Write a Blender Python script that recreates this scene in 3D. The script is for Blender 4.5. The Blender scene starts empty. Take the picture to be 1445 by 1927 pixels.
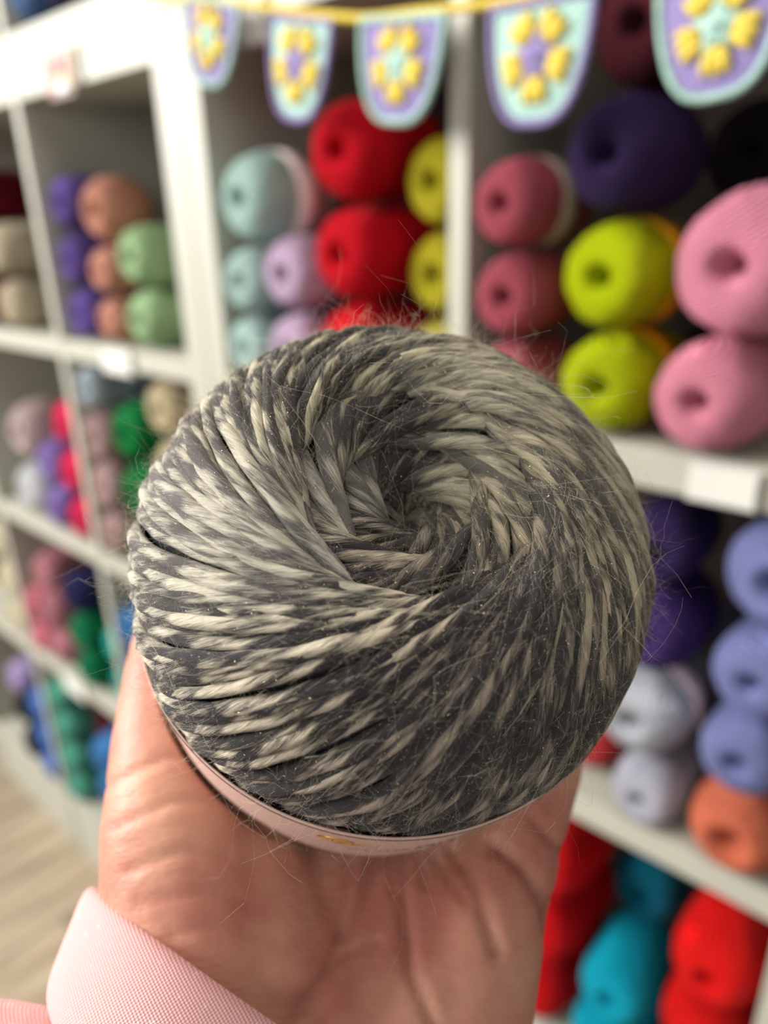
import bpy, bmesh, math, random
import numpy as np
from mathutils import Vector, Matrix, noise

# ------------------------------------------------------------------ camera
C = bpy.context.scene.collection
F_PX, W_PX, H_PX = 1380.0, 1445.0, 1927.0
CAM = Vector((0, 0, 1.445))
ROWS = [(0.7492522, -0.22511077, 0.62285334),
        (0.6617948, 0.29065227, -0.69104913),
        (-0.02547114, 0.92997118, 0.36674899)]
RM = Matrix(ROWS)                       # camera axes (columns) in the room
cam_d = bpy.data.cameras.new('camera')
cam = bpy.data.objects.new('camera', cam_d)
C.objects.link(cam)
cam.matrix_world = Matrix.Translation(CAM) @ RM.to_4x4()
cam_d.sensor_fit = 'VERTICAL'
cam_d.sensor_height = 36.0
cam_d.sensor_width = 27.0
cam_d.lens = 36.0 * F_PX / H_PX
cam_d.clip_start = 0.01
cam_d.dof.use_dof = True
cam_d.dof.focus_distance = 0.118
cam_d.dof.aperture_fstop = 7.8
bpy.context.scene.camera = cam

# ------------------------------------------------------------------ light
world = bpy.data.worlds.new('world')
bpy.context.scene.world = world
world.use_nodes = True
bg = world.node_tree.nodes['Background']
bg.inputs[0].default_value = (0.97, 0.97, 0.96, 1)
bg.inputs[1].default_value = 0.24


def area(name, loc, target, size, power, col):
    d = bpy.data.lights.new(name, 'AREA')
    d.shape = 'RECTANGLE'
    d.size, d.size_y = size
    d.energy = power
    d.color = col
    o = bpy.data.objects.new(name, d)
    C.objects.link(o)
    o.location = loc
    o.rotation_euler = (Vector(target) - Vector(loc)).to_track_quat('-Z', 'Y').to_euler()
    return o


# the shop window to the left behind the photographer, and the ceiling lamp above
area('window_light', (-2.6, -1.5, 2.35), (-0.4, 0.4, 1.2), (1.6, 1.4), 185, (1.0, 0.97, 0.93))
area('ceiling_lamp', (-0.35, 0.1, 2.9), (-0.2, 0.2, 1.0), (0.9, 0.9), 14, (1.0, 0.93, 0.82))

area('rear_fill', (0.9, -2.6, 2.0), (-0.3, 0.5, 1.2), (1.6, 1.2), 24, (1.0, 0.97, 0.92))  # added fill from behind the camera, brightens the right-hand shelves

vs = bpy.context.scene.view_settings
vs.view_transform = 'Standard'
vs.look = 'None'
vs.exposure = 0.16
vs.gamma = 1.0
vs.use_curve_mapping = False

rnd = random.Random(7)
nrs = np.random.RandomState(11)
PI = math.pi


# ------------------------------------------------------------------ helpers
def at(px, py, y):
    """room point seen at a picture position, on the plane y"""
    v = RM @ Vector((px - W_PX / 2, -(py - H_PX / 2), -F_PX))
    return CAM + v * (y / v.y)


def tag(o, label=None, cat=None, group=None, kind=None):
    if label: o['label'] = label
    if cat: o['category'] = cat
    if group: o['group'] = group
    if kind: o['kind'] = kind
    return o


def empty(name, loc=(0, 0, 0), parent=None, mat=None):
    o = bpy.data.objects.new(name, None)
    o.empty_display_size = 0.02
    C.objects.link(o)
    if mat is not None:
        o.matrix_world = mat
    else:
        o.location = loc
    if parent: o.parent = parent
    return o


def link(name, me, m=None, parent=None, smooth=True):
    if m is not None and not me.materials:
        me.materials.append(m)
    if smooth and len(me.polygons):
        me.polygons.foreach_set('use_smooth', [True] * len(me.polygons))
    o = bpy.data.objects.new(name, me)
    C.objects.link(o)
    if parent: o.parent = parent
    return o


def mesh(name, verts, faces):
    me = bpy.data.meshes.new(name)
    me.from_pydata([tuple(v) for v in verts], [], faces)
    me.update()
    return me


def bm_mesh(name, bm):
    me = bpy.data.meshes.new(name)
    bmesh.ops.recalc_face_normals(bm, faces=bm.faces)
    bm.to_mesh(me)
    bm.free()
    return me


def box_bm(lo, hi, bev=0.0, bm=None):
    own = bm is None
    if own: bm = bmesh.new()
    c = [(a + b) / 2 for a, b in zip(lo, hi)]
    s = [(b - a) for a, b in zip(lo, hi)]
    r = bmesh.ops.create_cube(bm, size=1.0, matrix=Matrix.Translation(c) @ Matrix.Diagonal((*s, 1)))
    if bev:
        es = list({e for v in r['verts'] for e in v.link_edges})
        bmesh.ops.bevel(bm, geom=es, offset=bev, segments=2, affect='EDGES', profile=0.5)
    return bm


def box(name, lo, hi, m, parent=None, bev=0.001):
    o = link(name, bm_mesh(name, box_bm(lo, hi, bev)), m, parent, smooth=False)
    return o


def tube(pts, rad, sides=8, close=True):
    """verts and faces of a tube along pts (Vectors); rad a number or a list"""
    n = len(pts)
    if not hasattr(rad, '__len__'): rad = [rad] * n
    V, Fc = [], []
    prev = None
    for i, p in enumerate(pts):
        t = (pts[min(i + 1, n - 1)] - pts[max(i - 1, 0)]).normalized()
        if prev is None:
            a = Vector((0, 0, 1)) if abs(t.z) < .9 else Vector((1, 0, 0))
            u = t.cross(a).normalized()
        else:
            u = (prev - t * prev.dot(t)).normalized()
        prev = u
        w = t.cross(u)
        for k in range(sides):
            an = 2 * PI * k / sides
            V.append(p + (u * math.cos(an) + w * math.sin(an)) * rad[i])
    for i in range(n - 1):
        for k in range(sides):
            a = i * sides + k
            b = i * sides + (k + 1) % sides
            Fc.append((a, b, b + sides, a + sides))
    if close:
        Fc.append(tuple(range(sides))[::-1])
        Fc.append(tuple((n - 1) * sides + k for k in range(sides)))
    return V, Fc


def srgb(r, g, b):
    f = lambda c: (c / 255 / 12.92) if c / 255 <= .04045 else ((c / 255 + .055) / 1.055) ** 2.4
    return (f(r), f(g), f(b), 1)


# ------------------------------------------------------------------ materials
def new_mat(name):
    m = bpy.data.materials.new(name)
    m.use_nodes = True
    nt = m.node_tree
    return m, nt, nt.nodes['Principled BSDF']


def N(nt, t, **kw):
    n = nt.nodes.new(t)
    for k, v in kw.items(): setattr(n, k, v)
    return n


def mth(nt, op, a, b=None, c=None, clamp=False):
    n = N(nt, 'ShaderNodeMath', operation=op)
    n.use_clamp = clamp
    for i, v in enumerate((a, b, c)):
        if v is None: continue
        if isinstance(v, (int, float)): n.inputs[i].default_value = v
        else: nt.links.new(v, n.inputs[i])
    return n.outputs[0]


def plain(name, col, rough=.5, bump=0.0, scale=200, var=0.0, spec=.4):
    m, nt, p = new_mat(name)
    p.inputs['Base Color'].default_value = col
    p.inputs['Roughness'].default_value = rough
    p.inputs['Specular IOR Level'].default_value = spec
    if bump or var:
        tc = N(nt, 'ShaderNodeTexCoord')
        no = N(nt, 'ShaderNodeTexNoise')
        no.inputs['Scale'].default_value = scale
        no.inputs['Detail'].default_value = 4
        nt.links.new(tc.outputs['Object'], no.inputs['Vector'])
        if bump:
            b = N(nt, 'ShaderNodeBump')
            b.inputs['Strength'].default_value = bump
            b.inputs['Distance'].default_value = .001
            nt.links.new(no.outputs['Fac'], b.inputs['Height'])
            nt.links.new(b.outputs[0], p.inputs['Normal'])
        if var:
            mx = N(nt, 'ShaderNodeMix', data_type='RGBA')
            mx.inputs[6].default_value = col
            mx.inputs[7].default_value = tuple(c * (1 - var) for c in col[:3]) + (1,)
            nt.links.new(no.outputs['Fac'], mx.inputs[0])
            nt.links.new(mx.outputs[2], p.inputs['Base Color'])
    return m


M_WHITE = plain('white_laminate', srgb(172, 171, 158), .45, .05, 60, .04)
M_WALL = plain('wall_paint', srgb(150, 134, 124), .8, .2, 300, .05)
M_CARD = plain('paper_card', srgb(240, 240, 240), .6)
M_RAIL = plain('clear_rail', srgb(200, 195, 190), .3)

YM = {}


def yarn_mat(rgb, var=.14):
    """soft wound yarn: strands as fine relief running round the ball, fibres as colour grain"""
    key = (rgb, var)
    if key in YM: return YM[key]
    m, nt, p = new_mat('yarn')
    base = srgb(*rgb)
    tc = N(nt, 'ShaderNodeTexCoord')
    mp = N(nt, 'ShaderNodeMapping')
    mp.inputs['Rotation'].default_value = (.35, .25, 0)
    nt.links.new(tc.outputs['Object'], mp.inputs['Vector'])
    wv = N(nt, 'ShaderNodeTexWave', wave_type='BANDS', bands_direction='Z')
    wv.inputs['Scale'].default_value = 5.5
    wv.inputs['Distortion'].default_value = 1.5
    wv.inputs['Detail'].default_value = 2
    wv.inputs['Detail Scale'].default_value = 2
    nt.links.new(mp.outputs[0], wv.inputs['Vector'])
    no = N(nt, 'ShaderNodeTexNoise')
    no.inputs['Scale'].default_value = 6
    no.inputs['Detail'].default_value = 5
    nt.links.new(tc.outputs['Object'], no.inputs['Vector'])
    mx = N(nt, 'ShaderNodeMix', data_type='RGBA')
    mx.inputs[6].default_value = tuple(min(1, c * (1 + var * .4)) for c in base[:3]) + (1,)
    mx.inputs[7].default_value = tuple(c * (1 - var) for c in base[:3]) + (1,)
    nt.links.new(mth(nt, 'MULTIPLY', no.outputs['Fac'], mth(nt, 'SUBTRACT', 1.3, wv.outputs['Fac']), clamp=True), mx.inputs[0])
    nt.links.new(mx.outputs[2], p.inputs['Base Color'])
    b = N(nt, 'ShaderNodeBump')
    b.inputs['Strength'].default_value = .8
    b.inputs['Distance'].default_value = .03
    nt.links.new(wv.outputs['Fac'], b.inputs['Height'])
    nt.links.new(b.outputs[0], p.inputs['Normal'])
    p.inputs['Roughness'].default_value = .85
    p.inputs['Specular IOR Level'].default_value = .15
    p.inputs['Sheen Weight'].default_value = .15
    p.inputs['Sheen Tint'].default_value = base
    YM[key] = m
    return m


# ------------------------------------------------------------------ setting
D = 0.52                       # the plane of the shelf fronts
DEP = 0.39
ZC = CAM.z


def floor_build():
    fl = box('floor', (-4.2, -2.2, -.05), (1.6, 1.0, -.008), plain('subfloor', srgb(90, 80, 70), .8), bev=0)
    tag(fl, kind='structure')
    m, nt, p = new_mat('laminate_plank')
    tc = N(nt, 'ShaderNodeTexCoord')
    mp = N(nt, 'ShaderNodeMapping')
    mp.inputs['Scale'].default_value = (14, 1.6, 1)
    oi = N(nt, 'ShaderNodeObjectInfo')
    nt.links.new(tc.outputs['Object'], mp.inputs['Vector'])
    nt.links.new(oi.outputs['Location'], mp.inputs['Location'])
    no = N(nt, 'ShaderNodeTexNoise')
    no.inputs['Scale'].default_value = 2.5
    no.inputs['Detail'].default_value = 6
    nt.links.new(mp.outputs[0], no.inputs['Vector'])
    cr = N(nt, 'ShaderNodeValToRGB')
    cr.color_ramp.elements[0].position = .3
    cr.color_ramp.elements[0].color = srgb(124, 106, 84)
    cr.color_ramp.elements[1].position = .7
    cr.color_ramp.elements[1].color = srgb(172, 157, 135)
    hs = N(nt, 'ShaderNodeHueSaturation')
    nt.links.new(no.outputs['Fac'], cr.inputs[0])
    nt.links.new(cr.outputs[0], hs.inputs['Color'])
    nt.links.new(mth(nt, 'MULTIPLY_ADD', oi.outputs['Random'], .35, .82), hs.inputs['Value'])
    nt.links.new(hs.outputs[0], p.inputs['Base Color'])
    p.inputs['Roughness'].default_value = .5
    pm = bm_mesh('plank', box_bm((-.092, -.598, -.008), (.092, .598, 0), .0015))
    pm.materials.append(m)
    k = 0
    for i in range(26):
        x = -3.9 + i * .187
        for j in range(3):
            y = -1.9 + j * 1.2 + (i % 3) * .4
            if y - .6 > .95 or y - .6 < -2.3: continue
            o = link('plank', pm, None, fl, smooth=False)
            o.location = (x, y - .3, 0)
    return fl


floor_build()
tag(box('wall_back', (-4.2, D + DEP + .003, 0), (1.6, D + DEP + .12, 2.9), M_WALL, bev=0), kind='structure')


def unit(name, label, cells_x, outer, zs, base, top, group=None, boards=True):
    """cells_x: centres of upright panels (x0,x1) pairs; zs: tops of shelf boards"""
    t = empty(name, (outer[0], D, base))
    tag(t, label, 'shelving', group)
    inv = Vector((-outer[0], -D, -base))

    def pb(nm, lo, hi):
        o = box(nm, Vector(lo) + inv, Vector(hi) + inv, M_WHITE, t, .0012)
        return o
    for a, b in cells_x:
        pb('upright_panel', (a, D, base), (b, D + DEP, top))
    xs = sorted(cells_x)
    for z, th in zs:
        for i in range(len(xs) - 1):
            pb('shelf_board', (xs[i][1], D + .001, z - th), (xs[i + 1][0], D + DEP, z))
    return t


TB = 0.016
BOT = ZC - 1.267
# left lower unit: four rows, plinth; left upper unit stands on it
unit('shelving_unit', 'tall white open shelving unit on the left with five rows of pigeonholes of yarn',
     [(-.788, -.748), (-1.134, -1.117), (-1.545, -1.528), (-1.99, -1.95)], (-1.99, -.748),
     [(ZC + .205, .039), (ZC - .152, .028), (ZC - .507, .028), (ZC - .851, .028), (BOT, .036)], 0.0, ZC + .205)
pl = box('plinth', (0, 0, 0), (1.162, .02, BOT - .036), M_WHITE, None)
pl.location = (-1.95, D + .004, 0)
pl.parent = bpy.data.objects['shelving_unit']
pl.location = (-1.95 + 1.99, .004, 0)
unit('shelving_unit', 'white open shelving unit stacked on top of the left unit above a thick board',
     [(-.788, -.748), (-1.134, -1.117), (-1.545, -1.528), (-1.99, -1.95)], (-1.99, -.748),
     [(ZC + .244, .039), (ZC + .60, .039)], ZC + .205, ZC + .60)
unit('shelving_unit', 'white open shelving unit on the right behind the crocheted bunting',
     [(-.747, -.708), (-.389, -.370), (-.055, -.016)], (-.747, -.016),
     [(ZC + .206, .028), (ZC - .161, .031), (ZC - .507, .028), (ZC - .851, .028), (BOT, .036), (ZC + .60, .039)], 0.0, ZC + .60)


# ------------------------------------------------------------------ yarn balls on the shelves
def skein_mesh(kind, seed):
    """unit radius wound ball, axis along y, front cap towards -y; kind: barrel, round, cone"""
    nu, nv = 72, 44
    L = {'barrel': 1.5, 'round': 1.05, 'fat': 1.35}[kind]
    hole = {'barrel': .15, 'round': .26, 'fat': .17}[kind]
    prof = []
    ex = {'barrel': 4.0, 'round': 2.2, 'fat': 3.0}[kind]
    for j in range(nv + 1):
        a = PI * j / nv            # 0 front axis .. PI back axis
        c, s = math.cos(a), math.sin(a)
        r = abs(s) ** (2 / ex)
        y = -math.copysign(abs(c) ** (2 / ex), c) * L
        # the hole: the surface turns inwards near the axis
        if c > 0 and r < hole * 2.4:
            q = 1 - r / (hole * 2.4)
            y += q * q * .75
            r = max(r, 0.0)
        prof.append((r, y))
    V, Fc = [], []
    off = seed * 3.1
    for j, (r, y) in enumerate(prof):
        for i in range(nu):
            an = 2 * PI * i / nu
            g = .5 + .5 * math.sin(an * 9 + y * 7 + seed)
            h = .5 + .5 * math.sin(an * 9 - y * 7 + seed * 2)
            nz = noise.noise(Vector((math.cos(an) * 1.3 + off, math.sin(an) * 1.3, y * 1.2)))
            d = 1 + (max(g, h) ** 2 - .8) * .022 + nz * .03 - .03
            rr = min(r * d, 1.0)
            V.append((rr * math.cos(an), y, rr * math.sin(an)))
    for j in range(nv):
        for i in range(nu):
            a = j * nu + i
            b = j * nu + (i + 1) % nu
            Fc.append((a, a + nu, b + nu, b))
    me = mesh('winding_' + kind, V, Fc)
    me.polygons.foreach_set('use_smooth', [True] * len(me.polygons))
    me.materials.append(M_CARD)
    return me


SK = {k: [skein_mesh(k, s) for s in (1, 2)] for k in ('barrel', 'round', 'fat')}
BANDM = {}


def band_mesh():
    V, Fc = [], []
    n = 40
    for r, y in ((1.001, -.35), (1.006, -.35), (1.006, .40), (1.001, .40)):
        for i in range(n):
            a = 2 * PI * i / n
            V.append((r * math.cos(a), y, r * math.sin(a)))
    for j in range(4):
        for i in range(n):
            a, b = j * n + i, j * n + (i + 1) % n
            c, d = ((j + 1) % 4) * n + i, ((j + 1) % 4) * n + (i + 1) % n
            Fc.append((a, b, d, c))
    me = mesh('paper_band', V, Fc)
    me.materials.append(M_CARD)
    return me


BAND = band_mesh()
KL = {'barrel': 1.5, 'round': 1.05, 'fat': 1.35}


def skein(label, group, x, z, r, rgb, kind='barrel', y=None, band=None, yaw=None, var=.14):
    yf = (D - .008 if y is None else y) + rnd.uniform(0, .004)
    L = KL[kind] * r
    t = empty('yarn_ball', (x, yf + L, z))
    yw = rnd.uniform(-.07, .07) if yaw is None else yaw
    t.rotation_euler = (0, 0, yw)
    tag(t, label, 'yarn', group)
    w = link('winding', rnd.choice(SK[kind]), None, t, smooth=False)
    w.scale = (r, r, r)
    w.rotation_euler = (0, rnd.uniform(0, 6.28), 0)
    w.material_slots[0].link = 'OBJECT'
    w.material_slots[0].material = yarn_mat(rgb, var)
    if band:
        b = link('paper_band', BAND, None, t)
        b.scale = (r, r, r)
        b.material_slots[0].link = 'OBJECT'
        k = ('band', band)
        if k not in BANDM: BANDM[k] = plain('band_paper', srgb(*band), .5)
        b.material_slots[0].material = BANDM[k]
    return t


LV = {1: [''], 2: ['lower', 'upper'], 3: ['bottom', 'middle', 'top'],
      4: ['bottom', 'second from bottom', 'third from bottom', 'top']}


def stack(x, zbase, r, n, rgb, cname, where, kind='barrel', y=None, bands=None, group=None, skip=(), dz=0, tops=None, var=.14):
    z = zbase + r * 1.0 + dz + .0004
    for i in range(n):
        if i not in skip:
            lv = LV[n][i]
            lab = (f'{cname} yarn ball, {lv} of the stack {where}' if lv else f'{cname} yarn ball {where}')
            skein(lab, group or f'{cname} yarn balls {where}', x + rnd.uniform(-.002, .002), z, r, rgb, kind, y,
                  (bands[i] if bands else None), var=var)
        z += 2 * r + (.0012 if bands else .0005)
    return z - r   # height where the next one of another size would sit (top surface)


T1R = ZC - .161
T1, T2, T3, T4 = ZC - .152, ZC - .507, ZC - .851, ZC - 1.267

# --- right unit, top row, right pigeonhole
stack(-.333, T1R, .034, 3, (205, 95, 112), 'dusty rose', 'beside the centre upright', bands=[None, None, (150, 135, 122)])
zt = stack(-.2485, T1R, .0395, 2, (205, 222, 0), 'lime green', 'left of the large pink balls', bands=[(214, 150, 0), (214, 150, 0)])
skein('dark purple yarn ball resting on the lime green ball', 'dark purple yarn balls', -.252, zt + .041, .041, (54, 36, 84), 'fat')
skein('burgundy yarn ball high up above the dark purple ball', 'burgundy yarn balls', -.256, zt + .124, .0405, (92, 32, 44), 'barrel', y=D + .03)
zt = stack(-.166, T1R, .041, 1, (255, 156, 180), 'bright pink', 'low on the shelf edge right of the lime balls', kind='fat', y=D - .018, group='pink yarn balls')
skein('largest pink yarn ball with a deep crimson centre hole', 'pink yarn balls', -.152, zt + .047, .050, (255, 158, 184), 'fat', y=D - .022, yaw=-.12)
skein('dark maroon yarn ball above the largest pink ball', 'burgundy yarn balls', -.112, zt + .146, .042, (120, 45, 62), 'barrel', y=D + .05)
# --- right unit, top row, left pigeonhole
zt = stack(-.671, T1R, .035, 2, (204, 238, 230), 'pale mint', 'beside the double upright', kind='barrel')
skein('large pale mint yarn ball on top of its stack', 'pale mint yarn balls beside the double upright', -.656, zt + .047, .047, (196, 232, 222), 'fat', band=(226, 214, 210))
zt = stack(-.5985, T1R, .038, 2, (224, 194, 226), 'lilac', 'between the mint and red stacks')
skein('dark wine yarn ball behind the upper lilac ball', 'wine yarn balls', -.562, zt + .040, .04, (104, 50, 62), 'barrel', y=D + .138, band=(70, 24, 26))
skein('mauve yarn ball at the back over the lilac stack', 'wine yarn balls', -.60, zt + .118, .036, (120, 84, 92), 'barrel', y=D + .16)
stack(-.5135, T1R, .0443, 3, (255, 0, 34), 'scarlet', 'left of the mustard stack', kind='barrel', var=.3)
stack(-.4285, T1R, .0385, 3, (206, 194, 40), 'mustard', 'pressed to the centre upright', y=D + .028)
# --- right unit, second row
zt = stack(-.176, T2, .032, 1, (205, 205, 220), 'pale grey', 'squeezed under the larger pale grey ball', group='pale grey yarn balls')
skein('large pale grey yarn ball with a dark hole, under the purple balls', 'pale grey yarn balls', -.192, zt + .041, .0415, (222, 226, 236), 'fat', band=(228, 205, 210))
skein('dark purple yarn ball with a black hole on the pale grey ball', 'dark purple yarn balls', -.192, zt + .1245, .041, (70, 44, 112), 'fat')
skein('dark purple yarn ball directly under the shelf board', 'dark purple yarn balls', -.192, zt + .199, .033, (50, 32, 84), 'barrel')
skein('coral orange yarn ball on the edge of the lower shelf', 'orange yarn balls', -.0985, T2 + .0405, .040, (255, 134, 100), 'round', y=D - .022)
for lv_, zz_, rr_, kd_ in (('lowest', .1165, .0350, 'barrel'), ('middle', .187, .0350, 'barrel'), ('topmost', .265, .0420, 'round')):
    skein(f'periwinkle blue yarn ball, {lv_} of the three at the right edge', 'periwinkle yarn balls', -.102, T2 + zz_, rr_, (146, 154, 214), kd_, y=D - .016)
for k_ in range(3):  # dark back-row stacks added to deepen the gaps between the front balls
    skein(f'black yarn ball added for gap shade, {("bottom", "middle", "top")[k_]} of the back stack below the pink balls', 'black yarn balls added for shade at the back', -.145, T2 + .041 + k_ * .0825, .041, (30, 24, 40), 'barrel', y=D + .15)
    skein(f'charcoal yarn ball added for gap shade, {("bottom", "middle", "top")[k_]} of the back stack behind the lime balls', 'charcoal yarn balls added for shade at the back', -.205, T1R + .041 + k_ * .0825, .041, (36, 26, 38), 'barrel', y=D + .14)
skein('small coral red yarn ball beside the pale grey ball and the hand', 'orange yarn balls', -.246, T2 + .0305, .030, (214, 62, 66), 'barrel', y=D + .03)
# --- right unit, third row
stack(-.269, T3, .0450, 3, (228, 0, 16), 'deep red', 'right of the hand', kind='barrel', var=.3)
zt = stack(-.183, T3, .0385, 2, (0, 186, 216), 'turquoise blue', 'between the deep red and bright red stacks', kind='barrel')
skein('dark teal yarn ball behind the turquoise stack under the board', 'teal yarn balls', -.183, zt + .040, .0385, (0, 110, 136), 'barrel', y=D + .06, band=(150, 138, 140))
stack(-.0985, T3, .0420, 3, (255, 22, 20), 'bright red', 'in the bottom right corner', kind='fat', y=D - .004, var=.12)
# --- left unit, upper row
stack(-1.0775, T1, .0375, 3, (112, 88, 172), 'purple', 'at the left of the pigeonhole', y=D + .008)
zt = stack(-.992, T1, .033, 2, (234, 164, 140), 'peach', 'between the purple and green stacks', kind='fat', y=D + .004)
skein('large peach yarn ball on top of the two smaller peach balls', 'peach yarn balls between the purple and green stacks', -.989, zt + .0445, .044, (238, 166, 140), 'round', y=D + .002)
stack(-.905, T1, .0395, 2, (184, 222, 164), 'sage green', 'right of the peach stack', kind='fat', y=D + .002)
stack(-.885, T1, .038, 3, (150, 172, 184), 'pale blue', 'at the back behind the green stack', y=D + .145)
stack(-1.29, T1, .042, 2, (216, 202, 170), 'cream', 'left of the long upright', kind='fat')
stack(-1.378, T1, .042, 3, (128, 20, 40), 'crimson', 'at the left picture edge')
stack(-1.20, T1, .042, 3, (46, 70, 128), 'navy blue', 'behind the long upright', y=D + .05)
# --- upper left unit
UB = ZC + .244
skein('denim blue yarn ball at the top left corner', 'balls on the upper unit', -1.065, UB + .042, .042, (88, 122, 172), 'fat')
skein('navy yarn ball between the denim and orange balls', 'balls on the upper unit', -.975, UB + .042, .042, (38, 42, 70), 'barrel')
skein('orange yarn ball at the top picture edge', 'balls on the upper unit', -.88, UB + .042, .042, (240, 96, 20), 'barrel')
# --- left unit, second row
zt = stack(-1.07, T2, .0415, 3, (196, 160, 158), 'pale rose', 'left of the emerald stack')
skein('pale blue yarn ball on top of the pale rose stack', 'pale blue yarn balls', -1.07, zt + .034, .034, (198, 212, 222), 'barrel')
stack(-.975, T2, .0455, 3, (0, 132, 62), 'emerald green', 'left of the hero ball', bands=[None, None, (190, 204, 222)])
stack(-.865, T2, .040, 4, (226, 206, 166), 'cream', 'beside the double upright')
stack(-1.18, T2, .042, 3, (255, 44, 98), 'hot pink', 'against the long upright', kind='fat')
stack(-1.268, T2, .042, 2, (160, 132, 214), 'lavender', 'left of the hot pink stack', kind='fat')
zt = stack(-1.375, T2, .054, 1, (226, 228, 230), 'white', 'low in the pigeonhole left of the lavender stack', kind='fat')
skein('large blush pink yarn ball at the left picture edge', 'white yarn balls', -1.372, zt + .056, .056, (222, 196, 192), 'round')
skein('silver grey yarn ball on the lavender stack', 'white yarn balls', -1.272, T2 + .168 + .035, .0345, (190, 186, 186), 'barrel', y=D + .05)
# --- left unit, third row
stack(-1.07, T3, .041, 3, (60, 128, 190), 'sky blue', 'behind the wrist side of the hero ball')
stack(-1.182, T3, .041, 2, (56, 204, 192), 'aqua', 'left of the hero ball', kind='fat', y=D + .012)
zt = stack(-1.272, T3, .042, 2, (0, 136, 88), 'jade green', 'left of the aqua stack')
skein('navy blue yarn ball on the jade green stack', 'navy yarn balls', -1.270, zt + .042, .042, (36, 40, 92), 'barrel')
stack(-1.40, T3, .043, 3, (214, 142, 152), 'rose pink', 'left of the jade stack', kind='fat')
stack(-1.486, T3, .038, 2, (250, 140, 160), 'salmon pink', 'against the lower left upright')
stack(-1.60, T3, .046, 3, (240, 226, 190), 'ivory', 'at the picture edge, third row')
# --- left unit, bottom row
stack(-1.480, T4, .042, 4, (98, 186, 160), 'seafoam green', 'right of the lower left upright', kind='fat')
stack(-1.392, T4, .042, 4, (104, 22, 40), 'maroon', 'between the seafoam and blue stacks', y=D + .05)
stack(-1.300, T4, .0455, 3, (78, 146, 214), 'cornflower blue', 'behind the thumb', kind='fat')
stack(-1.600, T4, .044, 3, (96, 140, 224), 'cobalt blue', 'left of the lower left upright')
zt = stack(-1.705, T4, .052, 2, (24, 24, 28), 'black', 'on the bottom shelf', kind='fat')
skein('lavender yarn ball on the black stack at the left edge', 'lavender yarn balls', -1.70, zt + .045, .045, (198, 176, 226), 'barrel')


# ------------------------------------------------------------------ shelf tickets
def ticket(name, label, x, z, w, h, cat='label', col=(206, 206, 198), y=None, mk=None):
    y = D - .0045 if y is None else y
    t = empty(name, (x, y, z))
    tag(t, label, cat, None)
    link('holder', bm_mesh('holder', box_bm((-w / 2, 0, -h / 2), (w / 2, .0035, h / 2), .0008)), M_RAIL if mk is None else mk, t, smooth=False)
    link('card', bm_mesh('card', box_bm((-w / 2 + .002, -.0012, -h / 2 + .002), (w / 2 - .002, 0, h / 2 - .002))), plain('ticket_card', srgb(*col), .5), t, smooth=False)
    return t


ticket('price_ticket', 'white price ticket on the board above the emerald stack', -.955, ZC - .170, .075, .034)
ticket('price_ticket', 'white price ticket on the low board left of the thumb', -1.335, ZC - .872, .09, .04)
ticket('price_ticket', 'white price ticket on the board under the pink balls', -.146, ZC - .1775, .048, .029)
ticket('price_ticket', 'white price ticket hanging beside the smallest bunting flag', -.610, ZC + .175, .035, .038)
pc = ticket('picture_card', 'small printed card with a rainbow picture on the thick white board', -.985, ZC + .178, .058, .045,
            'card', (160, 96, 92))
tan = ticket('picture_card', 'narrow tan card edge beside the rainbow card', -.945, ZC + .185, .014, .040, 'card', (176, 160, 132))
for i, (cl, r) in enumerate(zip([(226, 196, 120), (176, 206, 140), (140, 170, 220), (214, 222, 234)], [.019, .016, .013, .009])):
    V = [(0, 0, 0)] + [(r * math.cos(a), 0, r * 1.0 * math.sin(a)) for a in np.linspace(0, PI, 18)]
    V += [(v[0], .0004, v[2]) for v in V]
    n = 19
    Fc = [(0, k, k + 1) for k in range(1, n - 1)] + [(n, n + k + 1, n + k) for k in range(1, n - 1)]
    Fc += [(k, k + n, k + n + 1, k + 1) for k in range(1, n - 1)]
    o = link('rainbow_stripe', mesh('rainbow_stripe', V, Fc), plain('print_ink', srgb(*cl), .6), pc, smooth=False)
    o.location = (.008, -.0018 - i * .0004, -.018)


# ------------------------------------------------------------------ bunting
def crochet_mat(name, rgb, sc=420):
    m, nt, p = new_mat(name)
    base = srgb(*rgb)
    tc = N(nt, 'ShaderNodeTexCoord')
    vo = N(nt, 'ShaderNodeTexVoronoi')
    vo.inputs['Scale'].default_value = sc
    nt.links.new(tc.outputs['Object'], vo.inputs['Vector'])
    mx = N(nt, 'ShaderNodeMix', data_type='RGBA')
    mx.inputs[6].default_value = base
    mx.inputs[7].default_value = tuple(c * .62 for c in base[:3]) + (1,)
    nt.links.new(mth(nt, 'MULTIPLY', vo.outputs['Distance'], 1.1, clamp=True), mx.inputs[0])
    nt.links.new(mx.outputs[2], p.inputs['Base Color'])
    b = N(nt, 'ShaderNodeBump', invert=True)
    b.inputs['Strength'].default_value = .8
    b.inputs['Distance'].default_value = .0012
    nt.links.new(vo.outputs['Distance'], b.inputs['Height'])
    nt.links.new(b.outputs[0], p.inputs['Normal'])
    p.inputs['Roughness'].default_value = .9
    p.inputs['Specular IOR Level'].default_value = .1
    return m


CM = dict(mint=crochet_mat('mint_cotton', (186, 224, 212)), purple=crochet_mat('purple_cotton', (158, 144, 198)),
          yellow=crochet_mat('yellow_cotton', (244, 216, 96)))


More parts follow.
